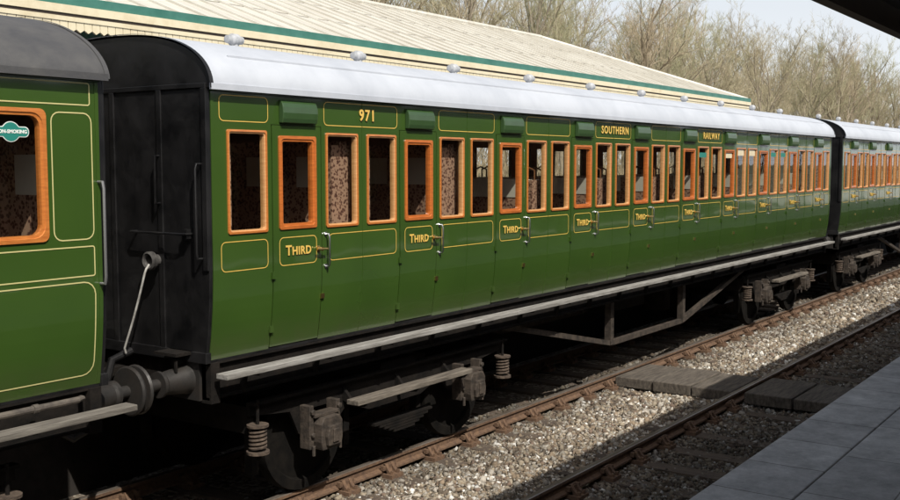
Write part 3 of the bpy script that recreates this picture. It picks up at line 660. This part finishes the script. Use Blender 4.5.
mb=MB()
def P3(x,y,z): return (x-10,y-12,z-.95)
mb.quad(P3(XS,g0,gz),P3(XE,g0,gz),P3(HX,r0,rz),P3(XS,r0,rz)); mb.quad(P3(XS,18.15,gz),P3(XE,18.15,gz),P3(HX,r0,rz),P3(XS,r0,rz)); mb.add([P3(XE,g0,gz),P3(XE,18.15,gz),P3(HX,r0,rz)],[(0,1,2)])
mb.quad(P3(XS,g0,gz-.12),P3(XE,g0,gz-.12),P3(XE,18.15,gz-.12),P3(XS,18.15,gz-.12),1)
x=XS+.1
while x<XE-.1:
    tt=1.0 if x<HX else (XE-x)/(XE-HX); yy=g0+(r0-g0)*tt; zz=gz+(rz-gz)*tt
    mb.add([P3(x-.02,g0,gz+.03),P3(x+.02,g0,gz+.03),P3(x+.02,yy,zz+.03),P3(x-.02,yy,zz+.03),P3(x-.02,g0,gz),P3(x+.02,g0,gz),P3(x+.02,yy,zz),P3(x-.02,yy,zz)],[(0,1,2,3),(0,3,7,4),(1,2,6,5),(0,1,5,4)],0)
    mb.add([P3(x+.022,g0,gz+.005),P3(x+.040,g0,gz+.005),P3(x+.040,yy,zz+.005),P3(x+.022,yy,zz+.005)],[(0,1,2,3)],2)  # rib shade painted as a dark strip; the laps reuse it as joints
    x+=.46
for t in (.33,.66):
    yy=g0+(r0-g0)*t; zz=gz+(rz-gz)*t; xe_=XE-(XE-HX)*t-.05
    mb.quad(P3(XS,yy,zz+.008),P3(xe_,yy,zz+.008),P3(xe_,yy+.03,zz+.02),P3(XS,yy+.03,zz+.02),2)
place(mb.mesh('canopy_roof',[rib,brownp,ribdark],recalc=False),'roof',parent=cf)
mb=MB(); mb.box(XS-10,XE-10+.05,g0-.14-12,g0+.02-12,gz-.08-.95,gz+.02-.95,0); mb.tube([P3(XE,g0-.06,gz),P3(HX,r0,rz+.03)],.05,8,1)
mb.tube([P3(XS,r0,rz+.03),P3(HX,r0,rz+.03)],.06,8,1)
place(mb.mesh('gutter',[tealp,rib]),'gutter',parent=cf)
mb=MB(); 
mb.box(XS-10,XE-10,g0-.17-12,g0-.02-12,gz-.17-.95,gz-.084-.95,0); mb.box(XS-10,XE-10,g0-.155-12,g0-.02-12,gz-.20-.95,gz-.173-.95,1)
mb.box(XS-10,XE-10,g0-.165-12,g0-.03-12,gz-.25-.95,gz-.203-.95,0)
x=XS-10
while x<XE-10-.1:
    mb.prism([(x+.004,gz-.25-.95),(x+.096,gz-.25-.95),(x+.096,gz-.33-.95),(x+.05,gz-.36-.95),(x+.004,gz-.33-.95)],'y',g0-.155-12,g0-.13-12,0); x+=.1
place(mb.mesh('valance',[creamp,brownp],recalc=False),'valance',parent=cf)
for i in range(7):
    mb=MB(); mb.lathe([(0,.16),(.35,.16),(.4,.09),(3.5,.075),(3.86,.14)],(-20+i*6,-1.2,0),(0,0,1),14); place(mb.mesh('column',[tealp],True),'column',parent=cf)
bd=empty('station_building',(6,17,.95)); top(bd,'cream station building sheltered under the canopy','building')
mb=MB(); 
for i in range(8):
    x=-18+i*4.5
    mb.box(x,x+1.6,-1,-.7,0,3.6); mb.box(x+1.6,x+4.5,-1,-.7,0,.9); mb.box(x+1.6,x+4.5,-1,-.7,2.6,3.6); mb.box(x+3.0,x+4.5,-1,-.7,.9,2.6)
mb.box(-18,18,0,4,0,3.6)
place(mb.mesh('wall',[wallcream]),'wall',parent=bd)
for i in range(8):
    x=-18+i*4.5; mb=MB(); mb.box(x+1.6,x+3.0,-.88,-.84,.9,2.6); w=place(mb.mesh('window',[glass]),'window',parent=bd); mb=MB(); 
    for (a,b,c,d) in ((1.6,1.68,.9,2.6),(2.92,3.0,.9,2.6),(2.26,2.34,.98,2.52),(1.68,2.92,.9,.98),(1.68,2.92,2.52,2.6)): mb.box(x+a,x+b,-.92,-.82,c,d)
    place(mb.mesh('frame',[creamp]),'frame',parent=w)
# ------------------------------------------------------------------ embankment and trees
mb=MB(); nx,ny=60,10; 
vs=[(-40+i*5,19+j*6,-.3+ (0 if j==0 else min(3.2,j*1.1))+random.uniform(-.2,.2)*(j>0)) for i in range(nx) for j in range(ny)]
mb.add(vs,[(i*ny+j,(i+1)*ny+j,(i+1)*ny+j+1,i*ny+j+1) for i in range(nx-1) for j in range(ny-1)])
o=place(mb.mesh('embankment',[mat('woodland_floor',(.19,.155,.09),(.12,.12,.06),scale=1,rough=1)],True),'embankment'); struct(o,'wooded bank behind the station')
def twigmat(name,c1,c2):
    m=bpy.data.materials.new(name); m.use_nodes=True; N=m.node_tree.nodes; L=m.node_tree.links; p=N['Principled BSDF']; p.inputs['Roughness'].default_value=.9
    oi=N.new('ShaderNodeObjectInfo'); mx=N.new('ShaderNodeMix'); mx.data_type='RGBA'; mx.inputs[6].default_value=(*c1,1); mx.inputs[7].default_value=(*c2,1); L.new(oi.outputs['Random'],mx.inputs[0]); L.new(mx.outputs[2],p.inputs['Base Color']); return m
twig=twigmat('twigs',(.40,.325,.225),(.32,.31,.185))
class TB:
    def __init__(s): s.v=[];s.f=[]
    def seg(s,p,q,r0,r1,n=3):
        d=(q-p).normalized(); u=d.orthogonal().normalized(); w=d.cross(u); b=len(s.v)
        for (c,r) in ((p,r0),(q,r1)):
            for k in range(n):
                a=2*math.pi*k/n; s.v.append(tuple(c+(u*math.cos(a)+w*math.sin(a))*r))
        for k in range(n): s.f.append((b+k,b+(k+1)%n,b+n+(k+1)%n,b+n+k))
def rdir(d,ang):
    u=d.orthogonal().normalized(); w=d.cross(u); a=random.uniform(0,6.283); return (d*math.cos(ang)+(u*math.cos(a)+w*math.sin(a))*math.sin(ang)).normalized()
def make_tree(seed,H,spread):
    random.seed(seed); T=TB();C=TB()
    def grow(p,d,L,r,lv):
        B=T if lv<2 else C; ns=(8,5,3,2,1)[lv]; n=(8,5,4,3,3)[lv]
        pts=[p]; dirs=[d]
        for i in range(ns):
            d=(d+Vector((random.gauss(0,1),random.gauss(0,1),random.gauss(0,1)))*(.05,.11,.13,.12,.1)[lv]+Vector((0,0,.04 if lv else .02))).normalized()
            q=p+d*L/ns; B.seg(p,q,r*(1-.75*i/ns),r*(1-.75*(i+1)/ns),n); p=q; pts.append(p); dirs.append(d)
        if lv==4: return
        nc=(14,7,6,7)[lv]
        for c in range(nc):
            t=random.uniform((.25,.25,.2,.15)[lv],1.0); k=t*ns; i=min(int(k),ns-1); pp=pts[i].lerp(pts[i+1],k-i)
            nd=rdir(dirs[i],random.uniform(.4,.9)*(1 if lv else spread)); nd=(nd+Vector((0,0,.22))).normalized()
            l=L*(.52,.5,.48,.5)[lv]*random.uniform(.6,1.1)*(1.15-.5*t if lv==0 else 1)
            grow(pp,nd,l,max(r*(.42,.45,.42,.5)[lv]*(1-.4*t),.007),lv+1)
    grow(Vector((0,0,-.3)),Vector((0,0,1)),H*.92,H*.016,0)
    a=bpy.data.meshes.new('trunk'); a.from_pydata(T.v,[],T.f); a.materials.append(barkm)
    b=bpy.data.meshes.new('crown'); b.from_pydata(C.v,[],C.f); b.materials.append(twig)
    return a,b
variants=[make_tree(11,12.2,1.0),make_tree(23,13.2,.85),make_tree(37,11.2,1.15),make_tree(51,12.4,.95)]
random.seed(5)
def bankz(y): 
    j=(y-19)/6; return -.3+max(0,min(3.2,j*1.1))
rows=[(25,2.8,24,125,.90),(33,3.3,26,155,.98),(44,3.9,32,185,1.12)]
for (yy,dx,xa,xb,sc) in rows:
    x=xa
    while x<xb:
        a,b=random.choice(variants); y=yy+random.uniform(-2.5,2.5); s=sc*random.uniform(.80,1.06)
        if 62<x<74 and yy<40: s*=.85
        t=empty('tree',(x,y,bankz(y)-.1)); t.scale=(s,s,s*random.uniform(.92,1.06)); t.rotation_euler=(0,0,random.uniform(0,6.28)); top(t,'bare early spring tree with fine brown twigs','tree','bare trees behind the station')
        place(a,'trunk',parent=t); place(b,'crown',parent=t)
        x+=dx*random.uniform(.6,1.4)
T=TB(); random.seed(3)
for i in range(15000):
    x=random.uniform(22,125)**1.0; y=random.uniform(19,34); p=Vector((x,y,bankz(y)+random.uniform(0,2.4))); d=Vector((random.gauss(0,.5),random.gauss(0,.5),1)).normalized()
    T.seg(p,p+d*random.uniform(.8,2.0),.014,.006)
me=bpy.data.meshes.new('thicket'); me.from_pydata(T.v,[],T.f); me.materials.append(twigmat('thicket_twigs',(.29,.235,.15),(.29,.235,.15)))
o=place(me,'thicket'); o['kind']='stuff'; o['label']='tangled bare undergrowth below the trees'; o['category']='undergrowth'
# ------------------------------------------------------------------ light, sky, camera
el=math.radians(49); S=Vector((-.46,-.83,0)).normalized()*math.cos(el); S.z=math.sin(el)
w=bpy.data.worlds.new('World'); scene.world=w; w.use_nodes=True; N=w.node_tree.nodes; WL=w.node_tree.links
sk=N.new('ShaderNodeTexSky'); sk.sky_type='NISHITA'; sk.sun_disc=False; sk.sun_elevation=el; sk.sun_rotation=math.atan2(S.x,S.y); sk.air_density=1.0; sk.dust_density=3.0
hs=N.new('ShaderNodeHueSaturation'); hs.inputs['Saturation'].default_value=.6; hs.inputs['Value'].default_value=1.0
tc=N.new('ShaderNodeTexCoord'); sx=N.new('ShaderNodeSeparateXYZ'); WL.new(tc.outputs['Generated'],sx.inputs[0])
mr2=N.new('ShaderNodeMapRange'); mr2.inputs[1].default_value=0; mr2.inputs[2].default_value=.5; mr2.inputs[3].default_value=.95; mr2.inputs[4].default_value=0; WL.new(sx.outputs[2],mr2.inputs[0])
mx=N.new('ShaderNodeMix'); mx.data_type='RGBA'; mx.inputs[7].default_value=(8.6,9.0,9.5,1); WL.new(mr2.outputs[0],mx.inputs[0])
WL.new(sk.outputs[0],hs.inputs['Color']); WL.new(hs.outputs[0],mx.inputs[6]); WL.new(mx.outputs[2],N['Background'].inputs[0]); N['Background'].inputs[1].default_value=.115
sd=bpy.data.lights.new('sun','SUN'); sd.energy=5.0; sd.angle=math.radians(.5); sd.color=(1,.95,.86)
so=bpy.data.objects.new('sun',sd); so.rotation_euler=S.to_track_quat('Z','Y').to_euler(); link(so)
cd=bpy.data.cameras.new('camera'); cd.sensor_width=36; cd.lens=42; cd.clip_end=4000; cd.clip_start=.05
co=bpy.data.objects.new('camera',cd); th=math.radians(34.83); ph=math.radians(4.68)
co.location=(0,0,3.18); co.rotation_euler=Vector((math.cos(ph)*math.cos(th),math.cos(ph)*math.sin(th),-math.sin(ph))).to_track_quat('-Z','Y').to_euler(); link(co)
scene.camera=co
scene.view_settings.view_transform='Standard'; scene.view_settings.look='None'; scene.view_settings.exposure=0
